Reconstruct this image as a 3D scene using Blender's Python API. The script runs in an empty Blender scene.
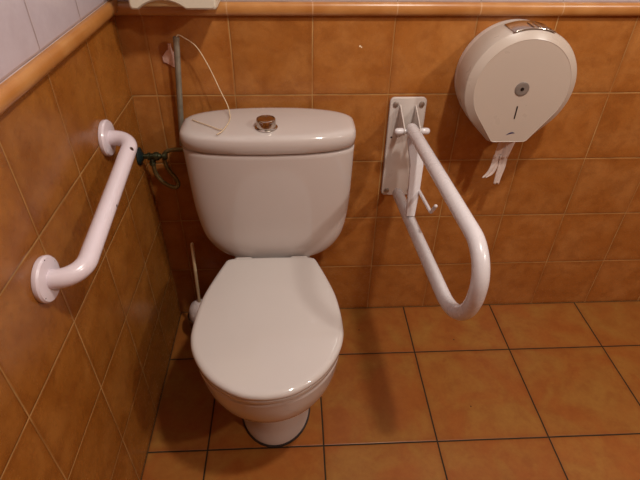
import bpy, bmesh, math, random
from mathutils import Vector, Matrix
random.seed(3)
S = bpy.context.scene
C = S.collection
PI = math.pi
sin, cos = math.sin, math.cos

# ------------------------------------------------------------------ materials
class NT:
    """tiny node helper"""
    def __init__(s, name):
        s.m = bpy.data.materials.new(name); s.m.use_nodes = True
        s.t = s.m.node_tree; s.b = s.t.nodes['Principled BSDF']
        s.geo = None
    def n(s, typ, **kw):
        k = s.t.nodes.new(typ)
        for a, v in kw.items(): setattr(k, a, v)
        return k
    def put(s, sock, v):
        if isinstance(v, bpy.types.NodeSocket): s.t.links.new(v, sock)
        elif v is not None: sock.default_value = v
    def math(s, op, a, b=None, c=None, clamp=False):
        k = s.n('ShaderNodeMath', operation=op); k.use_clamp = clamp
        s.put(k.inputs[0], a); s.put(k.inputs[1], b)
        if c is not None: s.put(k.inputs[2], c)
        return k.outputs[0]
    def vmath(s, op, a, b=None):
        k = s.n('ShaderNodeVectorMath', operation=op)
        s.put(k.inputs[0], a)
        if b is not None: s.put(k.inputs[1], b)
        return k.outputs['Value'] if op in ('LENGTH', 'DISTANCE') else k.outputs[0]
    def coord(s):
        if not s.geo: s.geo = s.n('ShaderNodeTexCoord').outputs['Object']
        return s.geo
    def noise(s, vec, scale, detail=3, rough=.5, dist=0):
        k = s.n('ShaderNodeTexNoise'); s.put(k.inputs['Vector'], vec)
        k.inputs['Scale'].default_value = scale; k.inputs['Detail'].default_value = detail
        k.inputs['Roughness'].default_value = rough; k.inputs['Distortion'].default_value = dist
        return k.outputs['Fac']
    def remap(s, v, a, b, c, d):
        k = s.n('ShaderNodeMapRange'); s.put(k.inputs[0], v)
        for i, x in enumerate((a, b, c, d)): k.inputs[i+1].default_value = x
        k.interpolation_type = 'SMOOTHSTEP'
        return k.outputs[0]
    def mix(s, f, a, b, blend='MIX'):
        k = s.n('ShaderNodeMix', data_type='RGBA', blend_type=blend)
        s.put(k.inputs[0], f); s.put(k.inputs[6], a); s.put(k.inputs[7], b)
        return k.outputs[2]
    def bump(s, h, strength=.3, dist=.002):
        k = s.n('ShaderNodeBump'); s.put(k.inputs['Height'], h)
        k.inputs['Strength'].default_value = strength; k.inputs['Distance'].default_value = dist
        s.put(s.b.inputs['Normal'], k.outputs[0])
    def spots(s, pts, r):
        """mask of small round marks at fixed places on the thing"""
        out = None
        for p in pts:
            d = s.vmath('DISTANCE', s.coord(), tuple(p[:3]))
            rr = p[3] if len(p) > 3 else r
            v = s.remap(d, rr*.6, rr, 1, 0)
            out = v if out is None else s.math('MAXIMUM', out, v)
        return out

def col(r, g, b):
    f = lambda c: (c/255/12.92) if c/255 <= .04045 else ((c/255+.055)/1.055)**2.4
    return (f(r), f(g), f(b), 1)

def plain(name, c, rough=.5, metal=0., noise=.04, nscale=14, spec=.5, coat=0., spots=None, spotcol=None, bump=0):
    k = NT(name)
    k.b.inputs['Roughness'].default_value = rough
    k.b.inputs['Metallic'].default_value = metal
    k.b.inputs['Specular IOR Level'].default_value = spec
    k.b.inputs['Coat Weight'].default_value = coat
    k.b.inputs['Coat Roughness'].default_value = .08
    f = k.remap(k.noise(k.coord(), nscale, 4), .3, .7, 0, 1)
    dark = tuple([x*(1-noise*2) for x in c[:3]]) + (1,)
    cc = k.mix(f, c, dark)
    if spots: cc = k.mix(k.spots(spots, .003), cc, spotcol)
    k.put(k.b.inputs['Base Color'], cc)
    k.put(k.b.inputs['Roughness'], k.remap(k.noise(k.coord(), nscale*2, 3), .3, .7, rough*.9, rough*1.12))
    if bump: k.bump(k.noise(k.coord(), 300, 2), bump, .001)
    return k.m

def tiles(name, ua, u0, su, va, v0, sv, gw, base, dark, light, grout, rough=.32, jit=.22, edge0=None, marks=None, vfade=1, spec=.28, gblur=.35, tilt=.004):
    """tiled surface; ua, va = axes 0/1/2 of the plane"""
    k = NT(name)
    sep = k.n('ShaderNodeSeparateXYZ'); k.put(sep.inputs[0], k.coord())
    # hand-laid tiles: the joints wander a little
    wob = k.math('MULTIPLY', k.math('SUBTRACT', k.noise(k.coord(), 9, 2), .5), .0022)
    u = k.math('DIVIDE', k.math('SUBTRACT', k.math('ADD', sep.outputs[ua], wob), u0), su)
    v = k.math('DIVIDE', k.math('SUBTRACT', k.math('ADD', sep.outputs[va], wob), v0), sv)
    iu, iv = k.math('FLOOR', u), k.math('FLOOR', v)
    fu, fv = k.math('FRACT', u), k.math('FRACT', v)
    du = k.math('MULTIPLY', k.math('MINIMUM', fu, k.math('SUBTRACT', 1., fu)), su)
    dv = k.math('MULTIPLY', k.math('MINIMUM', fv, k.math('SUBTRACT', 1., fv)), sv)
    d = k.math('MINIMUM', du, dv)
    if edge0 is not None:
        for e_ in edge0: d = k.math('MINIMUM', d, k.math('ADD', k.math('ABSOLUTE', sep.outputs[e_]), 0.))
    gm = lambda q: k.remap(q, gw*.5*(1-gblur), gw*.5*(1+gblur), 1, 0)
    g = gm(d)
    if vfade < 1:   # the upright joints fade into the tile colour here and there
        fade = k.remap(k.noise(k.coord(), 5.5, 2), .40, .62, vfade, 1)
        g = k.math('MAXIMUM', gm(dv), k.math('MULTIPLY', gm(du), fade))
    idx = k.n('ShaderNodeCombineXYZ'); k.put(idx.inputs[0], iu); k.put(idx.inputs[1], iv)
    wn = k.n('ShaderNodeTexWhiteNoise', noise_dimensions='3D'); k.put(wn.inputs['Vector'], idx.outputs[0])
    off = k.vmath('MULTIPLY', wn.outputs['Color'], (9., 9., 9.))
    pv = k.vmath('ADD', k.coord(), off)
    big = k.remap(k.noise(pv, 8.5, 4, .55, .6), .34, .68, 0, 1)
    mid = k.remap(k.noise(pv, 22, 5, .6, .3), .40, .72, 0, 1)
    fine = k.noise(pv, 95, 4, .6)
    c = k.mix(big, base, light)
    c = k.mix(k.math('MULTIPLY', mid, .42), c, dark)
    # darker worn rims like cotto tiles
    rim = k.remap(d, gw*.5, .02, .30, 0)
    c = k.mix(rim, c, dark)
    c = k.mix(k.math('MULTIPLY', k.remap(fine, .3, .7, 0, 1), .20), c, dark)
    hv = k.n('ShaderNodeHueSaturation')
    k.put(hv.inputs['Color'], c)
    k.put(hv.inputs['Value'], k.math('ADD', k.math('MULTIPLY', wn.outputs['Value'], jit), 1-jit/2))
    hv.inputs['Saturation'].default_value = 1.0
    gcol = k.mix(k.remap(k.noise(k.coord(), 17, 3), .35, .7, 0, 1), grout, tuple([x*.62 for x in grout[:3]])+(1,))
    c = k.mix(g, hv.outputs[0], gcol)
    if marks:
        for pts, cc in marks: c = k.mix(k.spots(pts, .003), c, cc)
    k.put(k.b.inputs['Base Color'], c)
    k.b.inputs['Specular IOR Level'].default_value = spec
    rr = k.math('ADD', k.math('MULTIPLY', fine, .16), rough-.08)
    k.put(k.b.inputs['Roughness'], k.math('ADD', rr, k.math('MULTIPLY', g, .4)))
    h = k.remap(d, gw*.35, gw*.5+.0025, 0, 1)
    h = k.math('ADD', h, k.math('MULTIPLY', k.noise(pv, 14, 3), .55))
    h = k.math('ADD', h, k.math('MULTIPLY', fine, .07))
    k.bump(h, .5, .0016)
    return k.m

W0, TH, TW = .0621, .19696, .2
FX, FT, FY = .7916, .31517, .2083
wall_base, wall_dark, wall_light = col(162, 101, 45), col(124, 68, 26), col(174, 116, 60)
wgrout = col(180, 138, 84)
M = {}
M['wall_b'] = tiles('terracotta_wall_tiles', 0, W0, TW, 2, 0, TH, .0027, wall_base, wall_dark, wall_light, wgrout, .26, .10, vfade=.3,
                    marks=[([(.580, 0, .911, .0028), (.584, 0, .9085, .002)], col(245, 230, 200))])
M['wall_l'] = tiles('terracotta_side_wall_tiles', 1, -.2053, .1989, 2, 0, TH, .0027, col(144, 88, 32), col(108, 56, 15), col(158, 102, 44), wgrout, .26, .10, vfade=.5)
M['white_b'] = tiles('white_glazed_wall_tiles', 0, W0, TW, 2, 1.012, .2, .0022, col(184, 174, 180), col(174, 163, 168), col(188, 178, 184), col(168, 150, 140), .16, .02, spec=.5)
M['white_l'] = tiles('white_glazed_side_tiles', 1, -.2053, .1989, 2, 1.02, .2, .0022, col(184, 174, 180), col(174, 163, 168), col(188, 178, 184), col(150, 132, 126), .16, .02, spec=.5)
M['floor'] = tiles('terracotta_floor_tiles', 0, FX, FT, 1, -FY, FT, .0042, col(149, 88, 38), col(128, 66, 26), col(152, 105, 48), col(42, 32, 16), .34, .10, edge0=(0, 1),
                   marks=[([(.917, -.417, 0, .0028), (.934, -.160, 0, .003), (.62, -.105, 0, .003), (.79, -.395, 0, .0025)], col(70, 38, 20))])
k = NT('terracotta_trim')
sep = k.n('ShaderNodeSeparateXYZ'); k.put(sep.inputs[0], k.coord())
big = k.remap(k.noise(k.coord(), 16, 4), .3, .7, 0, 1)
c = k.mix(big, col(196, 120, 54), col(214, 146, 76))
def jointmask(ax, u0, su):
    u = k.math('FRACT', k.math('DIVIDE', k.math('SUBTRACT', sep.outputs[ax], u0), su))
    return k.remap(k.math('MULTIPLY', k.math('MINIMUM', u, k.math('SUBTRACT', 1., u)), su), .0008, .0018, 1, 0)
M_trim = {}
def make_trim(ax, u0, su, js):
    global k, sep
    k = NT('terracotta_trim_%s' % 'xy'[ax])
    sep = k.n('ShaderNodeSeparateXYZ'); k.put(sep.inputs[0], k.coord())
    big = k.remap(k.noise(k.coord(), 16, 4), .3, .7, 0, 1)
    c = k.mix(big, col(168, 110, 54), col(182, 128, 72))
    c = k.mix(k.math('MULTIPLY', jointmask(ax, u0, su), js), c, col(200, 168, 130))
    k.put(k.b.inputs['Base Color'], c)
    k.b.inputs['Roughness'].default_value = .3
    k.bump(k.noise(k.coord(), 60, 3), .25, .001)
    return k.m
M['trim_x'] = make_trim(0, W0, TW, .6); M['trim_y'] = make_trim(1, -.2053, .1989, .12)
M['plaster'] = plain('painted_plaster', col(116, 108, 100), .8, noise=.02)
M['ceramic'] = plain('white_vitreous_china', col(192, 182, 176), .06, noise=.012, nscale=5, coat=.3)
M['seat'] = plain('white_seat_plastic', col(198, 190, 184), .06, noise=.01, nscale=6, coat=.15)
M['hinge'] = plain('hinge_plastic', col(214, 204, 196), .35)
M['chrome'] = plain('worn_chrome', col(205, 196, 186), .14, 1., noise=.10, nscale=60)
M['steel'] = plain('dull_grey_metal', col(150, 144, 128), .42, .35, noise=.12, nscale=40)
M['brass'] = plain('tarnished_valve_metal', col(84, 88, 64), .35, .8, noise=.25, nscale=70)
M['verdigris'] = plain('blackened_rose', col(28, 44, 44), .45, .3, noise=.25, nscale=60)
M['hose'] = plain('braided_hose', col(128, 116, 78), .4, .7, noise=.2, nscale=220, bump=.5)
M['black'] = plain('black_plastic', col(22, 18, 18), .4)
M['rail_l'] = plain('white_coated_rail', col(218, 206, 212), .24, noise=.02, nscale=12, coat=.2,
                    spots=[(.0730, -.302, .7902, .0058), (.0775, -.463, .753, .0040), (.012, -.668, .712, .0018), (.0115, -.632, .762, .0016), (.0115, -.607, .740, .0014)], spotcol=col(60, 40, 34))
M['rail_r'] = plain('white_coated_support_bar', col(208, 202, 202), .26, noise=.025, nscale=12, coat=.15,
                    spots=[(.7485, -.583, .7455, .005)], spotcol=col(110, 90, 80))
M['plate'] = plain('white_coated_plate', col(204, 194, 186), .3, noise=.04, nscale=16,
                   spots=[(.681, -.0075, .668, .0036)], spotcol=col(30, 24, 24))
M['screw'] = plain('zinc_screw', col(176, 166, 156), .35, .8, noise=.1, nscale=90)
M['disp'] = plain('off_white_dispenser_plastic', col(184, 170, 156), .30, noise=.012, nscale=8)
M['disp_back'] = plain('dispenser_back_plastic', col(212, 200, 190), .4, noise=.02)
M['lock'] = plain('grey_lock_plastic', col(122, 112, 104), .35, noise=.08, nscale=40)
M['emblem'] = plain('dark_blue_emblem', col(52, 54, 88), .35)
M['paper'] = plain('toilet_tissue', col(212, 194, 184), .95, noise=.03, nscale=40, spec=.1, bump=.4)
M['cream'] = plain('cream_plastic', col(206, 198, 178), .3, noise=.02)
M['tan'] = plain('tan_plastic', col(196, 168, 118), .4, noise=.03)
M['cord'] = plain('off_white_cord', col(220, 196, 160), .7, noise=.1, nscale=200)
M['filler'] = plain('pinkish_filler', col(236, 198, 182), .85, noise=.10, nscale=120, bump=.5)
M['sealant'] = plain('dirty_sealant', col(48, 34, 28), .7, noise=.2, nscale=60)
M['handle'] = plain('cream_handle_plastic', col(206, 180, 140), .4)
M['bristle'] = plain('white_bristle_head', col(222, 208, 204), .6, noise=.08, nscale=150, bump=.6)
k = NT('smoky_brown_plastic_cup')
k.put(k.b.inputs['Base Color'], k.mix(k.noise(k.coord(), 20), col(120, 72, 40), col(96, 54, 30)))
k.b.inputs['Roughness'].default_value = .2; k.b.inputs['Transmission Weight'].default_value = .35
M['cup'] = k.m

# ------------------------------------------------------------------ mesh helpers
def mesh_obj(name, verts, faces, m, parent=None, smooth=True, bevel=0, seg=2, subsurf=0, auto=None, recalc=True):
    me = bpy.data.meshes.new(name)
    me.from_pydata([tuple(v) for v in verts], [], faces); me.update()
    if recalc:
        bm = bmesh.new(); bm.from_mesh(me); bmesh.ops.remove_doubles(bm, verts=bm.verts, dist=1e-6)
        bmesh.ops.recalc_face_normals(bm, faces=bm.faces); bm.to_mesh(me); bm.free()
    o = bpy.data.objects.new(name, me); C.objects.link(o); me.materials.append(m)
    if smooth: me.shade_smooth()
    if bevel:
        b = o.modifiers.new('Bevel', 'BEVEL'); b.width = bevel; b.segments = seg; b.limit_method = 'ANGLE'; b.angle_limit = .6
    if subsurf:
        b = o.modifiers.new('Subdivision', 'SUBSURF'); b.levels = subsurf; b.render_levels = subsurf
    if auto: me.set_sharp_from_angle(angle=auto)
    if parent: attach(o, parent)
    return o

def attach(o, parent):
    o.parent = parent
    # meshes hold world coordinates, so only an Empty's own place has to be undone
    if parent.type == 'EMPTY': o.matrix_parent_inverse = Matrix.Translation(Vector(parent.location)).inverted()

def thing(name, label, cat, loc, group=None):
    o = bpy.data.objects.new(name, None); C.objects.link(o); o.location = loc
    o.empty_display_size = .05
    return tag(o, label, cat, group)
def tag(o, label, cat, group=None):
    o['label'] = label; o['category'] = cat
    if group: o['group'] = group
    return o
def struct(o): o['kind'] = 'structure'; return o

def box(name, lo, hi, m, parent=None, bevel=.0, seg=3, rot=None):
    x0, y0, z0 = lo; x1, y1, z1 = hi
    v = [Vector(p) for p in ((x0,y0,z0),(x1,y0,z0),(x1,y1,z0),(x0,y1,z0),(x0,y0,z1),(x1,y0,z1),(x1,y1,z1),(x0,y1,z1))]
    f = [(0,3,2,1),(4,5,6,7),(0,1,5,4),(1,2,6,5),(2,3,7,6),(3,0,4,7)]
    return mesh_obj(name, v, f, m, parent, smooth=bevel > 0, bevel=bevel, seg=seg)

def loft_data(rings, cap0=True, cap1=True, dome0=0, dome1=0):
    n = len(rings[0]); v = [Vector(p) for r in rings for p in r]; f = []
    for i in range(len(rings)-1):
        for j in range(n):
            f.append((i*n+j, i*n+(j+1) % n, (i+1)*n+(j+1) % n, (i+1)*n+j))
    if cap0: f.append(tuple(range(n-1, -1, -1)))
    if cap1: f.append(tuple((len(rings)-1)*n+j for j in range(n)))
    return v, f
def loft(name, rings, m, parent=None, **kw):
    cap0 = kw.pop('cap0', True); cap1 = kw.pop('cap1', True)
    v, f = loft_data(rings, cap0, cap1)
    return mesh_obj(name, v, f, m, parent, **kw)

def sweep_rings(path, rad, seg=20, up=None):
    P = [Vector(p) for p in path]; rings = []
    t0 = (P[1]-P[0]).normalized()
    a = Vector((0, 0, 1)) if abs(t0.z) < .9 else Vector((1, 0, 0))
    nrm = t0.cross(a).normalized()
    for i, p in enumerate(P):
        if i == 0: t = P[1]-P[0]
        elif i == len(P)-1: t = P[-1]-P[-2]
        else: t = (P[i+1]-P[i]).normalized()+(P[i]-P[i-1]).normalized()
        t.normalize()
        nrm = (nrm-t*nrm.dot(t)).normalized(); b = t.cross(nrm)
        r = rad[i] if isinstance(rad, (list, tuple)) else rad
        rings.append([p+(nrm*cos(2*PI*j/seg)+b*sin(2*PI*j/seg))*r for j in range(seg)])
    return rings
def tube(name, path, rad, m, parent=None, seg=20, round_ends=False, **kw):
    if round_ends:
        r = rad; P = [Vector(p) for p in path]; rl = [r]*len(P)
        a = (P[0]-P[1]).normalized(); b = (P[-1]-P[-2]).normalized()
        pre = [(P[0]+a*r*sin(q), r*cos(q)) for q in (1.5, 1.1, .7, .35)]
        post = [(P[-1]+b*r*sin(q), r*cos(q)) for q in (.35, .7, 1.1, 1.5)]
        P = [x[0] for x in pre]+P+[x[0] for x in post]; rl = [x[1] for x in pre]+rl+[x[1] for x in post]
        path, rad = P, rl
    kw.setdefault('auto', .9)
    return loft(name, sweep_rings(path, rad, seg), m, parent, **kw)
def fillet(pts, r, n=10):
    """polyline with rounded corners"""
    P = [Vector(p) for p in pts]; out = [P[0]]
    for i in range(1, len(P)-1):
        rr = r[i-1] if isinstance(r, (list, tuple)) else r
        a = (P[i-1]-P[i]).normalized(); b = (P[i+1]-P[i]).normalized()
        ang = a.angle(b); d = rr/math.tan(ang/2)
        p0, p1 = P[i]+a*d, P[i]+b*d
        cen = P[i]+(a+b).normalized()*(rr/sin(ang/2))
        u = (p0-cen); w = (p1-cen); tot = u.angle(w)
        for q in range(n+1):
            s = q/n
            out.append(cen+(u*sin((1-s)*tot)+w*sin(s*tot))/sin(tot))
    out.append(P[-1]); return out
def spline(pts, n=12):
    P = [Vector(p) for p in pts]; P = [P[0]*2-P[1]]+P+[P[-1]*2-P[-2]]; out = []
    for i in range(1, len(P)-2):
        for q in range(n):
            t = q/n; a, b, c_, d = P[i-1:i+3]
            out.append(.5*((2*b)+(c_-a)*t+(2*a-5*b+4*c_-d)*t*t+(-a+3*b-3*c_+d)*t**3))
    out.append(P[-2]); return out
def lathe(name, prof, origin, axis, m, parent=None, seg=32, **kw):
    """prof = (radius, distance along axis)"""
    ax = Vector(axis).normalized(); a = Vector((0, 0, 1)) if abs(ax.z) < .9 else Vector((1, 0, 0))
    u = ax.cross(a).normalized(); w = ax.cross(u); O = Vector(origin)
    rings = [[O+ax*h+(u*cos(2*PI*j/seg)+w*sin(2*PI*j/seg))*max(r, 1e-5) for j in range(seg)] for r, h in prof]
    kw.setdefault('auto', .6)
    return loft(name, rings, m, parent, **kw)
def prism(name, outline, ext, m, parent=None, **kw):
    """outline: list of 3D points (planar), ext = vector"""
    a = [Vector(p) for p in outline]; e = Vector(ext)
    return loft(name, [a, [p+e for p in a]], m, parent, **kw)

# ------------------------------------------------------------------ the room
RX, RY, RZ = 3.2, -3.0, 2.6
TZ = .985
struct(box('floor', (-.1, RY-.1, -.1), (RX+.1, .1, 0), M['floor']))
struct(box('ceiling', (-.1, RY-.1, RZ), (RX+.1, .1, RZ+.1), M['plaster']))
def wall(name, lo, hi, lo_m, up_m, split):
    """tiled wall: terracotta dado below, white tile above, one mesh"""
    x0, y0, z0 = lo; x1, y1, z1 = hi; v = []; 
    for z in (z0, split, z1): v += [(x0,y0,z),(x1,y0,z),(x1,y1,z),(x0,y1,z)]
    f = [(0,3,2,1),(8,9,10,11)]
    for b in (0, 4):
        for j in range(4): f.append((b+j, b+(j+1) % 4, b+4+(j+1) % 4, b+4+j))
    o = mesh_obj(name, v, f, lo_m, smooth=False)
    o.data.materials.append(up_m)
    for p in o.data.polygons:
        if p.center.z > split: p.material_index = 1
    return struct(o)
wall('wall_back', (0, 0, 0), (RX, .1, RZ), M['wall_b'], M['white_b'], TZ+.012)
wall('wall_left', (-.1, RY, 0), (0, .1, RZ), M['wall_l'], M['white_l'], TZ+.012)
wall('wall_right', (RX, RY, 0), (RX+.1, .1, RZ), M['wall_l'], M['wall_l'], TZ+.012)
wall('wall_front', (0, RY-.1, 0), (RX, RY, RZ), M['wall_b'], M['wall_b'], TZ+.012)
# half-round terracotta border tile between the two kinds of tile
def trim_prof(h=.029, d=.0155, n=10):
    pts = [(0, 0), (d*.45, 0)]
    for i in range(n+1):
        a = -PI/2+PI*i/n
        pts.append((d*.45+d*.55*cos(a), h/2+h/2*sin(a)))
    pts += [(0, h)]
    return pts
pr_ = trim_prof()
struct(loft('trim_1', [[(x, -d-.0, TZ-.002+h) for d, h in pr_] for x in (0.0, RX)], M['trim_x'], auto=.5))
struct(loft('trim_2', [[(d, y, TZ+.0045+h*.98) for d, h in pr_] for y in (-.0, RY)], M['trim_y'], auto=.5))

# ------------------------------------------------------------------ toilet
CX = .3435
T = thing('toilet', 'white ceramic close-coupled toilet with closed lid, against the tiled back wall', 'toilet', (CX, -.35, 0))

def egg(yb, yf, hb, hm, ym, z, cx=CX, n=64, ex=2.0, exb=2.6, dz=None):
    """closed outline: front half ellipse-like from ym to yf with half width hm, back half narrowing to hb at yb"""
    pts = []
    for j in range(n):
        a = 2*PI*j/n
        s, c_ = sin(a), cos(a)          # c_ -> x, s -> -front / + back
        if s <= 0:
            x = hm*math.copysign(abs(c_)**(2/ex), c_); y = ym+(ym-yf)*(-abs(s)**(2/ex))
        else:
            y = ym+(yb-ym)*abs(s)**(2/exb)
            t = (y-ym)/(yb-ym)
            w = hm+(hb-hm)*(t*t*(3-2*t))**.9
            x = w*math.copysign(abs(c_)**(2/exb), c_)
        pts.append(Vector((cx+x, y, z)))
    return pts
def resample_sections(secs, n_per=5):
    out = []
    for i in range(len(secs)-1):
        for q in range(n_per):
            t = q/n_per; out.append([a.lerp(b, t) for a, b in zip(secs[i], secs[i+1])])
    out.append(secs[-1]); return out
def spline_sections(keys, make, n=6):
    """keys: tuples of floats; catmull-rom through them, then make(*vals)"""
    K = [keys[0]]+list(keys)+[keys[-1]]; rings = []
    for i in range(1, len(K)-2):
        for q in range(n):
            t = q/n; v = []
            for a, b, c_, d in zip(K[i-1], K[i], K[i+1], K[i+2]):
                v.append(.5*((2*b)+(c_-a)*t+(2*a-5*b+4*c_-d)*t*t+(-a+3*b-3*c_+d)*t**3))
            rings.append(make(*v))
    rings.append(make(*keys[-1])); return rings
# pan and pedestal: z, front y, back y, back half width, max half width, y of max
pan_keys = [
 (.000, -.520, -.140, .080, .097, -.395),
 (.012, -.517, -.140, .079, .095, -.395),
 (.045, -.502, -.140, .076, .086, -.390),
 (.105, -.493, -.140, .074, .081, -.385),
 (.155, -.503, -.130, .078, .088, -.388),
 (.195, -.545, -.115, .085, .112, -.405),
 (.240, -.597, -.090, .093, .141, -.430),
 (.285, -.630, -.065, .103, .158, -.450),
 (.330, -.646, -.040, .110, .166, -.462),
 (.376, -.652, -.025, .116, .169, -.470),
]
rings = spline_sections(pan_keys, lambda z, yf, yb, hb, hm, ym: egg(yb, yf, hb, hm, ym, z))
last = pan_keys[-1]
for dz, ins in ((.006, .002), (.0085, .006), (.0095, .012)):
    rings.append(egg(last[2]-ins, last[1]+ins, last[3]-ins, last[4]-ins, last[5], last[0]+dz))
pan = loft('pan', rings, M['ceramic'], T, auto=1.2)
sl = loft('sealant_ring', [egg(-.137, -.5235, .084, .1005, -.395, 0.0), egg(-.137, -.5225, .083, .0995, -.395, .004), egg(-.14, -.518, .079, .095, -.395, .006)], M['sealant'], T, auto=.8)
sl['label'] = 'dark dirty sealant ring at the foot'

# seat ring and lid
def lid_outline(z, ins=0.):
    L = [(-.216, .117), (-.255, .131), (-.30, .146), (-.36, .163), (-.42, .1715), (-.475, .1740), (-.50, .172), (-.528, .1655), (-.555, .154), (-.578, .1405), (-.599, .125), (-.617, .107), (-.633, .085), (-.646, .062), (-.655, .035), (-.659, 0)]
    return L
def closed_outline(ins, z, n=96, z_crown=None):
    L = lid_outline(0)
    half = [Vector((w, y, 0)) for y, w in L]
    pts = spline(half, 6)
    pts = [Vector((max(p.x, 0), p.y, 0)) for p in pts]
    left = [Vector((-p.x, p.y, 0)) for p in reversed(pts[:-1])]
    back = [Vector((-.117+.234*t/8, -.216+.002*sin(PI*t/8), 0)) for t in range(1, 8)]
    loop = pts+left+back
    c0 = Vector((0, -.45, 0)); out = []
    m = len(loop)
    for i, p in enumerate(loop):
        t = (loop[(i+1) % m]-loop[i-1]); nn = Vector((t.y, -t.x, 0)).normalized()
        if nn.dot(p-c0) < 0: nn = -nn
        out.append(p-nn*ins)
    # round the two back corners
    for _ in range(2):
        out = [(out[i-1]+out[i]*2+out[(i+1) % m])/4 for i in range(m)]
    return [Vector((CX+p.x, p.y, z)) for p in out]
def inner_scaled(z, s, base_ins, cy=-.44):
    o = closed_outline(base_ins, z)
    return [Vector((CX+(p.x-CX)*s, cy+(p.y-cy)*s, z)) for p in o]
def ring_of(s): return inner_scaled(0, s, .01)
# the seat: an open ring
zs = .388
seat_r = [closed_outline(.0045, zs), closed_outline(.0025, zs+.003), closed_outline(.0025, zs+.011), closed_outline(.006, zs+.0135)]
seat_in = [inner_scaled(zs+.0135, .66, .01), inner_scaled(zs+.011, .645, .01), inner_scaled(zs, .64, .01)]
R_ = seat_r+seat_in
n_ = len(R_[0]); v = [p for r in R_ for p in r]; f = []
for i in range(len(R_)):
    i2 = (i+1) % len(R_)
    for j in range(n_): f.append((i*n_+j, i*n_+(j+1) % n_, i2*n_+(j+1) % n_, i2*n_+j))
mesh_obj('seat', v, f, M['seat'], T, auto=.9)
# the lid: softly crowned, falling away towards the rim
zl = .404
def crown(p, zt, h):
    x = (p.x-CX)/.17; y = (p.y+.44)/.22
    r2 = min(1, x*x+y*y)
    return Vector((p.x, p.y, zt+h*(1-r2)))
lid_r = [closed_outline(.003, zl), closed_outline(.0, zl+.003), closed_outline(-.0005, zl+.008), closed_outline(.001, zl+.0125), closed_outline(.004, zl+.0155), closed_outline(.0085, zl+.0172)]
base = closed_outline(.0085, zl+.0172); 
for s in (.97, .93, .86, .76, .64, .5, .35, .2, .08):
    q = 1-s
    lid_r.append([Vector((CX+(p.x-CX)*s, -.44+(p.y+.44)*s, zl+.0172+.0042*(1-s**2.2))) for p in base])
loft('seat_lid', lid_r, M['seat'], T, auto=.9)
for sx in (-1, 1):
    tube('hinge', [(CX+sx*.093, -.209, .4035), (CX+sx*.058, -.209, .4035)], .009, M['hinge'], T, seg=20, round_ends=True)
    lathe('hinge_bolt', [(0, 0), (.007, 0), (.007, .012), (0, .012)], (CX+sx*.075, -.203, .385), (0, 0, 1), M['hinge'], T, seg=16)

# cistern
KX = .3505
def tank_ring(z, hw, yf, yb, bow_f=.018, bow_b=.03, rc=.035, n=96, cx=KX, pf=4.6):
    """plan of the tank: bowed front, rounded ends, rounder back"""
    pts = []; ym = (yf+yb)/2
    for j in range(n):
        a = 2*PI*j/n; c_, s = cos(a), sin(a)
        if s < 0: ex = pf; dy = (ym-yf)
        else: ex = 4.0; dy = (yb-ym)
        x = hw*math.copysign(abs(c_)**(2/ex), c_); y = ym+dy*math.copysign(abs(s)**(2/ex), s)
        t = (x/hw)**2
        if s < 0: y += bow_f*t*(abs(s)**(2/ex))
        else: y -= bow_b*t*(abs(s)**(2/ex))
        pts.append(Vector((cx+x, y, z)))
    return pts
# z, half width, front, back
tk = [(.3860, .104, -.184, -.030), (.3875, .126, -.191, -.027), (.394, .145, -.194, -.024), (.405, .161, -.196, -.022), (.425, .177, -.198, -.021), (.455, .1915, -.199, -.020),
      (.50, .2015, -.198, -.019), (.56, .2075, -.199, -.018), (.64, .2105, -.2, -.017), (.713, .2125, -.2005, -.016), (.7155, .2090, -.1990, -.0175), (.7160, .2030, -.1925, -.022), (.7195, .2000, -.1895, -.025)]
rings = [tank_ring(z, hw, yf, yb) for z, hw, yf, yb in tk[:1]]+spline_sections(tk[1:10], lambda z, hw, yf, yb: tank_ring(z, hw, yf, yb), 5)+[tank_ring(*q) for q in tk[10:]]
loft('cistern', rings, M['ceramic'], T, auto=1.2)
lk = [(.7198, .2000, -.1890, -.0255), (.7198, .2080, -.2020, -.0135), (.7225, .2130, -.2050, -.0120), (.742, .2145, -.2065, -.0115), (.7530, .2135, -.2055, -.0125), (.7590, .2100, -.2020, -.0155), (.7625, .202, -.196, -.020), (.7640, .193, -.187, -.028)]
rings = [tank_ring(z, hw, yf, yb, pf=5.0, bow_f=.022, bow_b=.026) for z, hw, yf, yb in lk]
top = rings[-1]
for s in (.9, .75, .55, .3, .1):
    rings.append([Vector((KX+(p.x-KX)*s, -.104+(p.y+.104)*s, .7638+.0028*(1-s*s))) for p in top])
loft('cistern_lid', rings, M['ceramic'], T, auto=1.2)
bt = lathe('flush_button', [(0, .0), (.0275, .0), (.0275, .0015), (.0255, .0035), (.0232, .0045), (.0232, .020), (.0222, .0225), (.0205, .0232), (.0200, .0212), (0, .0212)],
      (.3465, -.149, .7655), (0, 0, 1), M['chrome'], T, seg=40)
for sx in (-1, 1):
    pts = [(.3465+sx*.0012+sx*.0180*sin(PI*i/12), -.149+.0180*cos(PI*i/12), .7862) for i in range(13)]
    b_ = prism('button_half', pts, (0, 0, .0014), M['chrome'], bt, bevel=.0008, seg=2, auto=.6)

# ------------------------------------------------------------------ grab rail on the left wall
A = Vector((0, -.245, .788)); B = Vector((0, -.637, .7265)); so = .061
G = thing('grab_rail', 'white coated angled grab rail with two round flanges on the left wall', 'grab rail', A)
tube('rail_tube', fillet([A+Vector((.004, 0, 0)), A+Vector((so, 0, 0)), B+Vector((so, 0, 0)), B+Vector((.004, 0, 0))], .042, 12), .0165, M['rail_l'], G, seg=28)
for P in (A, B):
    lathe('wall_flange', [(0, .0005), (.0385, .0005), (.0395, .003), (.0395, .008), (.037, .0115), (.030, .0125), (.021, .013), (.0, .013)], P, (1, 0, 0), M['rail_l'], G, seg=40)

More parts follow.
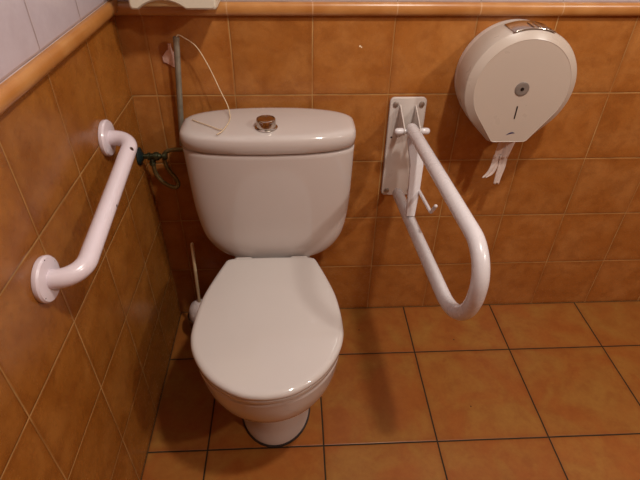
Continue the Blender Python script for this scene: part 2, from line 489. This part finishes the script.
# ------------------------------------------------------------------ drop-down support bar
D = thing('folding_support_bar', 'white folding support rail, a long loop reaching out from its wall plate', 'grab rail', (.72, 0, .63))
def rrect(x0, z0, x1, z1, r, y, n=6):
    pts = []
    for cx, cz, a0 in ((x1-r, z1-r, 0), (x0+r, z1-r, PI/2), (x0+r, z0+r, PI), (x1-r, z0+r, 3*PI/2)):
        for i in range(n+1):
            a = a0+PI/2*i/n; pts.append((cx+r*cos(a), y, cz+r*sin(a)))
    return pts
pl = loft('wall_plate', [rrect(.6685, .480, .7665, .781, .012, .001), rrect(.6685, .480, .7665, .781, .012, -.0055), rrect(.6700, .4815, .7650, .7795, .012, -.0072)], M['plate'], D, auto=.7)
for x, z in ((.684, .763), (.7535, .763), (.684, .497), (.7535, .497)):
    sc = lathe('screw', [(0, 0), (.0078, 0), (.0078, .001), (.0068, .0032), (.004, .0046), (0, .005)], (x, -.0072, z), (0, -1, 0), M['screw'], D, seg=20)
# two triangular ears holding the pivot pin
PY, PZ = -.084, .7215
for x in (.6950, .7360):
    out = [(x, -.0072, .762), (x, -.0072, .668), (x, -.030, .678), (x, -.076, .708)]
    out += [(x, PY-.011*cos(a), PZ-.011*sin(a)) for a in (.9, .3, -.3, -.9)]
    prism('pivot_ear', out, (.003, 0, 0), M['plate'], D, smooth=False, bevel=.0006)
tube('pivot_pin', [(.6820, PY, PZ), (.7520, PY, PZ)], .0065, M['rail_r'], D, seg=20, round_ends=True)
for x0, x1 in ((.6795, .6900), (.7450, .7555)):
    tube('pin_cap', [(x0, PY, PZ), (x1, PY, PZ)], .0088, M['rail_r'], D, seg=20, round_ends=True)
# the loop
r_ = .0160
p_up0 = Vector((.7170, PY+.002, PZ+.004)); p_up1 = Vector((.7410, -.618, .7360))
p_lo1 = Vector((.7410, -.614, .5200)); p_lo0 = Vector((.7085, -.050, .5120))
tube('support_tube', fillet([p_up0, p_up1, p_lo1, p_lo0], [.070, .140], 18), r_, M['rail_r'], D, seg=30, round_ends=True)
# channel strut between pivot and lower tube
def flat_bar(name, path, w, th, m, parent):
    """bar of width w along x, thickness th normal to the path in the yz plane"""
    P = [Vector(p) for p in path]; rings = []
    for i, p in enumerate(P):
        t = (P[min(i+1, len(P)-1)]-P[max(i-1, 0)]).normalized()
        nn = Vector((1, 0, 0)).cross(t).normalized()
        ww = w[i] if isinstance(w, (list, tuple)) else w
        rings.append([p+Vector((-ww/2, 0, 0))-nn*th/2, p+Vector((ww/2, 0, 0))-nn*th/2, p+Vector((ww/2, 0, 0))+nn*th/2, p+Vector((-ww/2, 0, 0))+nn*th/2])
    return loft(name, rings, m, parent, smooth=False, bevel=.0012)
flat_bar('strut', [(.7190, -.096, .708), (.7285, -.132, .650), (.7220, -.164, .588), (.7145, -.192, .530)], [.030, .034, .030, .022], .012, M['rail_r'], D)
hk = tube('paper_hook', fillet([(.737, -.150, .588), (.7400, -.280, .600), (.7400, -.306, .636)], .018, 8), .0045, M['rail_r'], D, seg=14, round_ends=True)

# ------------------------------------------------------------------ paper dispenser
DX, DZ = .9610, .8445
Q = thing('toilet_paper_dispenser', 'round off-white jumbo toilet paper dispenser mounted high on the back wall', 'paper dispenser', (DX, 0, DZ))
def drop(R, hb, zb, y, n=72, cx=DX, cz=DZ):
    """circle running tangentially down to a flat bottom of half width hb at height zb"""
    P = Vector((hb, zb-cz)); d = P.length; base = math.atan2(P.y, P.x); off = math.acos(min(1, R/d))
    a1 = base+off
    pts = []
    m_ = n-12
    for i in range(m_):
        a = a1+(PI-2*a1)*i/(m_-1) if True else 0
        pts.append(Vector((cx+R*cos(a), y, cz+R*sin(a))))
    L = pts[-1]; Fp = pts[0]
    bl = Vector((cx-hb, y, zb)); br = Vector((cx+hb, y, zb))
    for t in (.35, .7, .96): pts.append(L.lerp(bl, t))
    for t in (.04, .2, .4, .6, .8, .96): pts.append(bl.lerp(br, t))
    for t in (.04, .3, .65): pts.append(br.lerp(Fp, t))
    return pts
loft('back_shell', [drop(.1300, .056, .713, -.0005), drop(.1310, .057, .712, -.004), drop(.1310, .057, .712, -.026), drop(.1290, .055, .714, -.028)], M['disp_back'], Q, auto=.7)
cv = [drop(.1290, .047, .7045, -.0275), drop(.1345, .0485, .7020, -.0295), drop(.1355, .0485, .7020, -.06), drop(.1355, .0485, .7020, -.103), drop(.1335, .0480, .7033, -.109),
      drop(.1180, .0450, .7060, -.1195), drop(.1155, .0440, .7070, -.1208), drop(.1145, .0435, .7078, -.1202), drop(.05, .030, .765, -.1206)]
cv = cv[:-1]
loft('cover', cv, M['disp'], Q, auto=.35)
yf = -.1202
lk_ = lathe('lock', [(0, 0), (.0172, 0), (.0172, .0012), (.0155, .0022), (.012, .0022), (.0, .0020)], (DX, yf, .845), (0, -1, 0), M['lock'], Q, seg=36)
lk_['label'] = 'round grey lock plate'
lathe('keyhole', [(0, 0), (.0044, 0), (.0044, .0008), (0, .0008)], (DX, yf-.0018, .845), (0, -1, 0), M['black'], lk_, seg=16)
box('sight_slot', (DX-.0016, yf-.0006, .769), (DX+.0016, yf+.001, .802), M['black'], Q)
# small swoosh emblem near the bottom
em = []
for i in range(13):
    t = i/12; em.append((DX-.0105+.021*t, yf-.0005, .7255+.0060*sin(PI*t*.85)+.003*t))
for i in range(13):
    t = 1-i/12; em.append((DX-.0105+.021*t, yf-.0005, .7250+.0018*sin(PI*t*.8)+.0040*t))
prism('emblem', em, (0, .0009, 0), M['emblem'], Q, smooth=False)
# shiny grip window let into the top of the cover
gr = []
def arc_patch(y0, y1, a0, a1, r0, r1, n=14):
    v = []; f = []
    prof = [(y0, r0), (y0, r1), (y1, r1), (y1, r0)]
    rings = []
    for i in range(n+1):
        a = a0+(a1-a0)*i/n
        rings.append([Vector((DX+r*cos(a), y, DZ+r*sin(a))) for y, r in prof])
    return rings
gg = loft('release_grip', arc_patch(-.046, -.112, PI*.615, PI*.385, .1350, .1380), M['chrome'], Q, bevel=.001, auto=.6)
for i in range(4):
    a = PI*(.42+.030*i)
    rb = [[Vector((DX+r*cos(a+da), y, DZ+r*sin(a+da))) for da, r in ((-.010, .1378), (-.006, .1402), (.006, .1402), (.010, .1378))] for y in (-.070, -.109)]
    loft('grip_rib', rb, M['chrome'], gg, smooth=False)

# torn paper hanging from it
def ribbon(name, path, widths, m, waves=.0015, nx=8, th=.0008, seed=1):
    rnd = random.Random(seed); v = []; f = []
    n = len(path)
    ph = [rnd.uniform(0, 6) for _ in range(4)]
    for sgn in (0, 1):
        for i, (p, w) in enumerate(zip(path, widths)):
            for j in range(nx+1):
                s = j/nx-.5
                yy = waves*(sin(s*9+ph[0]+i*.22)+.6*sin(s*21+ph[1]-i*.35))
                v.append((p[0]+s*w, p[1]+yy-(th if sgn else 0), p[2]+.25*waves*sin(s*8+ph[2])))
    K = n*(nx+1)
    for i in range(n-1):
        for j in range(nx):
            a = i*(nx+1)+j
            f.append((a, a+1, a+nx+2, a+nx+1)); f.append((K+a, K+a+nx+1, K+a+nx+2, K+a+1))
    for i in range(n-1):
        for j in (0, nx):
            a = i*(nx+1)+j; f.append((a, a+nx+1, K+a+nx+1, K+a))
    for i in (0, n-1):
        for j in range(nx):
            a = i*(nx+1)+j; f.append((a, K+a, K+a+1, a+1))
    return v, f
yp = -.070
main = [(.9880-.0015*i, yp, .7200-.0098*i) for i in range(10)]
v1, f1 = ribbon('p', main, [.050-.0007*i for i in range(10)], None, .0028, 10)
e = main[-1]
lt = spline([(e[0]-.009, yp, e[2]+.010), (e[0]-.013, yp-.003, e[2]-.022), (e[0]-.021, yp-.004, e[2]-.044), (e[0]-.034, yp-.006, e[2]-.056)], 6)
v2, f2 = ribbon('p', lt, [.024-.0006*i for i in range(len(lt))], None, .002, 6, seed=5)
rt = spline([(e[0]+.0085, yp, e[2]+.010), (e[0]+.0095, yp-.002, e[2]-.025), (e[0]+.007, yp-.003, e[2]-.052), (e[0]+.005, yp-.004, e[2]-.078)], 6)
v3, f3 = ribbon('p', rt, [.024-.0005*i for i in range(len(rt))], None, .002, 6, seed=9)
n1, n2 = len(v1), len(v2)
tp = mesh_obj('toilet_paper', v1+v2+v3, f1+[tuple(a+n1 for a in q) for q in f2]+[tuple(a+n1+n2 for a in q) for q in f3], M['paper'], recalc=True)
tag(tp, 'torn strip of white toilet paper with two tails hanging below the round dispenser', 'toilet paper')

# ------------------------------------------------------------------ fixture cut off by the top of the photograph
U = thing('wall_dispenser', 'cream plastic wall dispenser with an arched lower edge, above the border at the left corner', 'dispenser', (.16, 0, 1.03))
def arch_front(y, ins=0):
    x0, x1, z0, z1 = .0655+ins, .2520-ins, 1.0150+ins, 1.250-ins; r = .006
    pts = [(x1, y, z0+r)]
    for i in range(5): a = PI/2*i/4; pts.append((x1-r+r*cos(a), y, z1-r+r*sin(a)))
    for i in range(5): a = PI/2+PI/2*i/4; pts.append((x0+r+r*cos(a), y, z1-r+r*sin(a)))
    for i in range(5): a = PI+PI/2*i/4; pts.append((x0+r+r*cos(a), y, z0+r+r*sin(a)))
    ax0, ax1 = .084, .186; h = .018
    for i in range(17):
        t = i/16; pts.append((ax0+(ax1-ax0)*t, y, z0+h*sin(PI*t)**.8))
    for i in range(5): a = -PI/2+PI/2*i/4; pts.append((x1-r+r*cos(a), y, z0+r+r*sin(a)))
    return pts
loft('dispenser_cover', [arch_front(-.004), arch_front(-.090), arch_front(-.097, .0015), arch_front(-.100, .005)], M['cream'], U, auto=.5)
box('dispenser_tray', (.085, -.088, 1.019), (.192, -.0005, 1.075), M['tan'], U, bevel=.004)

# ------------------------------------------------------------------ leaning metal pipe and its cord
pt = Vector((.1400, -.030, .938)); pb = Vector((.1080, -.014, .655))
Pp = thing('metal_pipe', 'thin grey metal pipe upright in the corner behind the cistern lid', 'pipe', pb)
tube('pipe_tube', [pb, pb.lerp(pt, .5), pt], .0072, M['steel'], Pp, seg=20)
ax_ = (pt-pb).normalized()
lathe('pipe_cap', [(.0, -.004), (.0080, -.004), (.0082, 0), (.0072, .0035), (.004, .0045), (0, .0045)], pt, ax_, M['steel'], Pp, seg=20)
tag(tube('cord', spline([pt+Vector((.001, -.002, .003)), pt+Vector((.006, -.002, .0085)), (.160, -.034, .940), (.185, -.036, .921), (.209, -.040, .876), (.233, -.047, .815), (.2475, -.060, .786), (.2550, -.088, .7700), (.2555, -.120, .7685),
    (.251, -.150, .7688), (.244, -.176, .7688), (.234, -.192, .7684)], 10), .0013, M['cord'], seg=8),
    'thin cream cord arching from the pipe top down onto the cistern lid', 'cord')
tag(tube('cord', spline([(.1640, -.102, .7668), (.180, -.118, .7676), (.210, -.142, .7682), (.2355, -.164, .7686), (.2435, -.166, .7704)], 8), .0012, M['cord'], seg=8),
    'short straight piece of cream cord lying on the left of the cistern lid', 'cord')

# filler patch on the wall
rnd = random.Random(4)
def blob(cx, cz, pts, d):
    a = [(cx+x, .001, cz+z) for x, z in pts]; b = [(cx+x*.93, -d, cz+z*.93) for x, z in pts]; c2 = [(cx+x*.55+.001, -d*1.5, cz+z*.5) for x, z in pts]
    return [a, b, c2]
pts = [(.018, -.026), (.022, .0), (.018, .016), (.008, .016), (.004, .034), (-.001, .035), (-.004, .022), (-.014, .012), (-.022, .002), (-.020, -.010), (-.008, -.015), (.004, -.022)]
pt2 = []
for i in range(len(pts)):
    a, b = Vector(pts[i]), Vector(pts[(i+1) % len(pts)])
    for q in (0, .5): p = a.lerp(b, q); pt2.append((p.x+rnd.uniform(-.0012, .0012), p.y+rnd.uniform(-.0012, .0012)))
tag(loft('filler_patch', blob(.1130, .884, pt2, .004), M['filler'], auto=.8), 'ragged pinkish white scrap stuck to the wall tiles left of the metal pipe', 'patch')

# ------------------------------------------------------------------ water valve
Vv = thing('shutoff_valve', 'tarnished water valve with dark round rose on the left wall, beside the cistern', 'valve', (0, -.06, .644))
vx = Vector((0, -.060, .646))
lathe('wall_rose', [(0, .0005), (.0235, .0005), (.0245, .003), (.022, .006), (.013, .009), (.009, .013), (0, .013)], vx, (1, 0, 0), M['verdigris'], Vv, seg=32)
lathe('valve_body', [(0, .010), (.0062, .010), (.0075, .024), (.0105, .0245), (.0105, .030), (.0080, .0305), (.0080, .040), (.0110, .041), (.0120, .046), (.0110, .052), (.0080, .053), (.0070, .058), (.0, .058)], vx, (1, 0, 0), M['brass'], Vv, seg=24)
lathe('outlet_nut', [(0, 0), (.0062, 0), (.0062, .010), (.0088, .0105), (.0088, .021), (.006, .022), (0, .022)], vx+Vector((.033, 0, -.004)), (0, 0, -1), M['brass'], Vv, seg=6, smooth=False)
kn = lathe('valve_knob', [(0, 0), (.0045, 0), (.0045, .006), (.0095, .007), (.0100, .016), (.008, .018), (0, .018)], vx+Vector((.056, 0, 0)), (1, 0, 0), M['brass'], Vv, seg=20)
tube('hose', spline([(.033, -.060, .624), (.035, -.061, .600), (.044, -.063, .578), (.060, -.064, .561), (.079, -.062, .550), (.089, -.056, .556), (.084, -.050, .572), (.073, -.048, .588), (.064, -.048, .610), (.062, -.049, .635), (.068, -.050, .650), (.079, -.052, .658), (.095, -.055, .662), (.118, -.058, .665), (.130, -.060, .666)], 8),
     .0056, M['hose'], Vv, seg=14)
lathe('cistern_nut', [(0, 0), (.0062, 0), (.0085, .002), (.0085, .013), (0, .013)], (.133, -.060, .666), (1, 0, 0), M['brass'], Vv, seg=6, smooth=False)

# ------------------------------------------------------------------ toilet brush
bx, by = .099, -.100
K = thing('toilet_brush', 'toilet brush with slim cream handle standing in the corner behind the toilet seat', 'toilet brush', (bx, by, 0))
lathe('brush_holder', [(0, 0), (.044, 0), (.047, .003), (.049, .05), (.0465, .090), (.0445, .090), (.0460, .05), (.044, .006), (0, .006)], (bx, by, 0), (0, 0, 1), M['cup'], K, seg=36)
lathe('brush_head', [(0, .03), (.028, .035), (.036, .06), (.0385, .09), (.036, .115), (.029, .132), (.018, .142), (.008, .148), (0, .148)], (bx-.002, by, 0), (0, 0, 1), M['bristle'], K, seg=32)
tube('brush_handle', [(bx-.001, by, .140), (bx+.004, by, .27), (bx+.009, by-.001, .3815)], .0050, M['handle'], K, seg=16, round_ends=True)

# ------------------------------------------------------------------ camera
R = ((.99877252, -.04809573, .0118432), (.01972023, .60543905, .79564733), (.04543757, .79443713, -.60564434))
cam = bpy.data.cameras.new('camera'); co = bpy.data.objects.new('camera', cam); C.objects.link(co)
cam.sensor_width = 36; cam.lens = 497.72/640*36; cam.clip_start = .02
m4 = Matrix(((R[0][0], R[1][0], -R[2][0], .41554), (R[0][1], R[1][1], -R[2][1], -1.26494), (R[0][2], R[1][2], -R[2][2], 1.27432), (0, 0, 0, 1)))
co.matrix_world = m4
S.camera = co

# ------------------------------------------------------------------ light
def lamp(loc, power, radius, color):
    """bare round bulb"""
    l = bpy.data.lights.new('ceiling_lamp', 'POINT'); l.shadow_soft_size = radius; l.energy = power; l.color = color
    o = bpy.data.objects.new('ceiling_lamp', l); C.objects.link(o); o.location = loc
    return o
lamp((.95, -.96, 2.27), 71, .055, (1, .935, .865))
lamp((2.12, -1.50, 2.15), 62, .055, (1, .935, .865))
w = bpy.data.worlds.new('world'); S.world = w; w.use_nodes = True
w.node_tree.nodes['Background'].inputs[0].default_value = (1, .85, .7, 1)
w.node_tree.nodes['Background'].inputs[1].default_value = .0

vs = S.view_settings
S.display_settings.display_device = 'sRGB'
vs.view_transform = 'Standard'; vs.look = 'None'; vs.gamma = 1; vs.use_curve_mapping = False
vs.exposure = -0.06
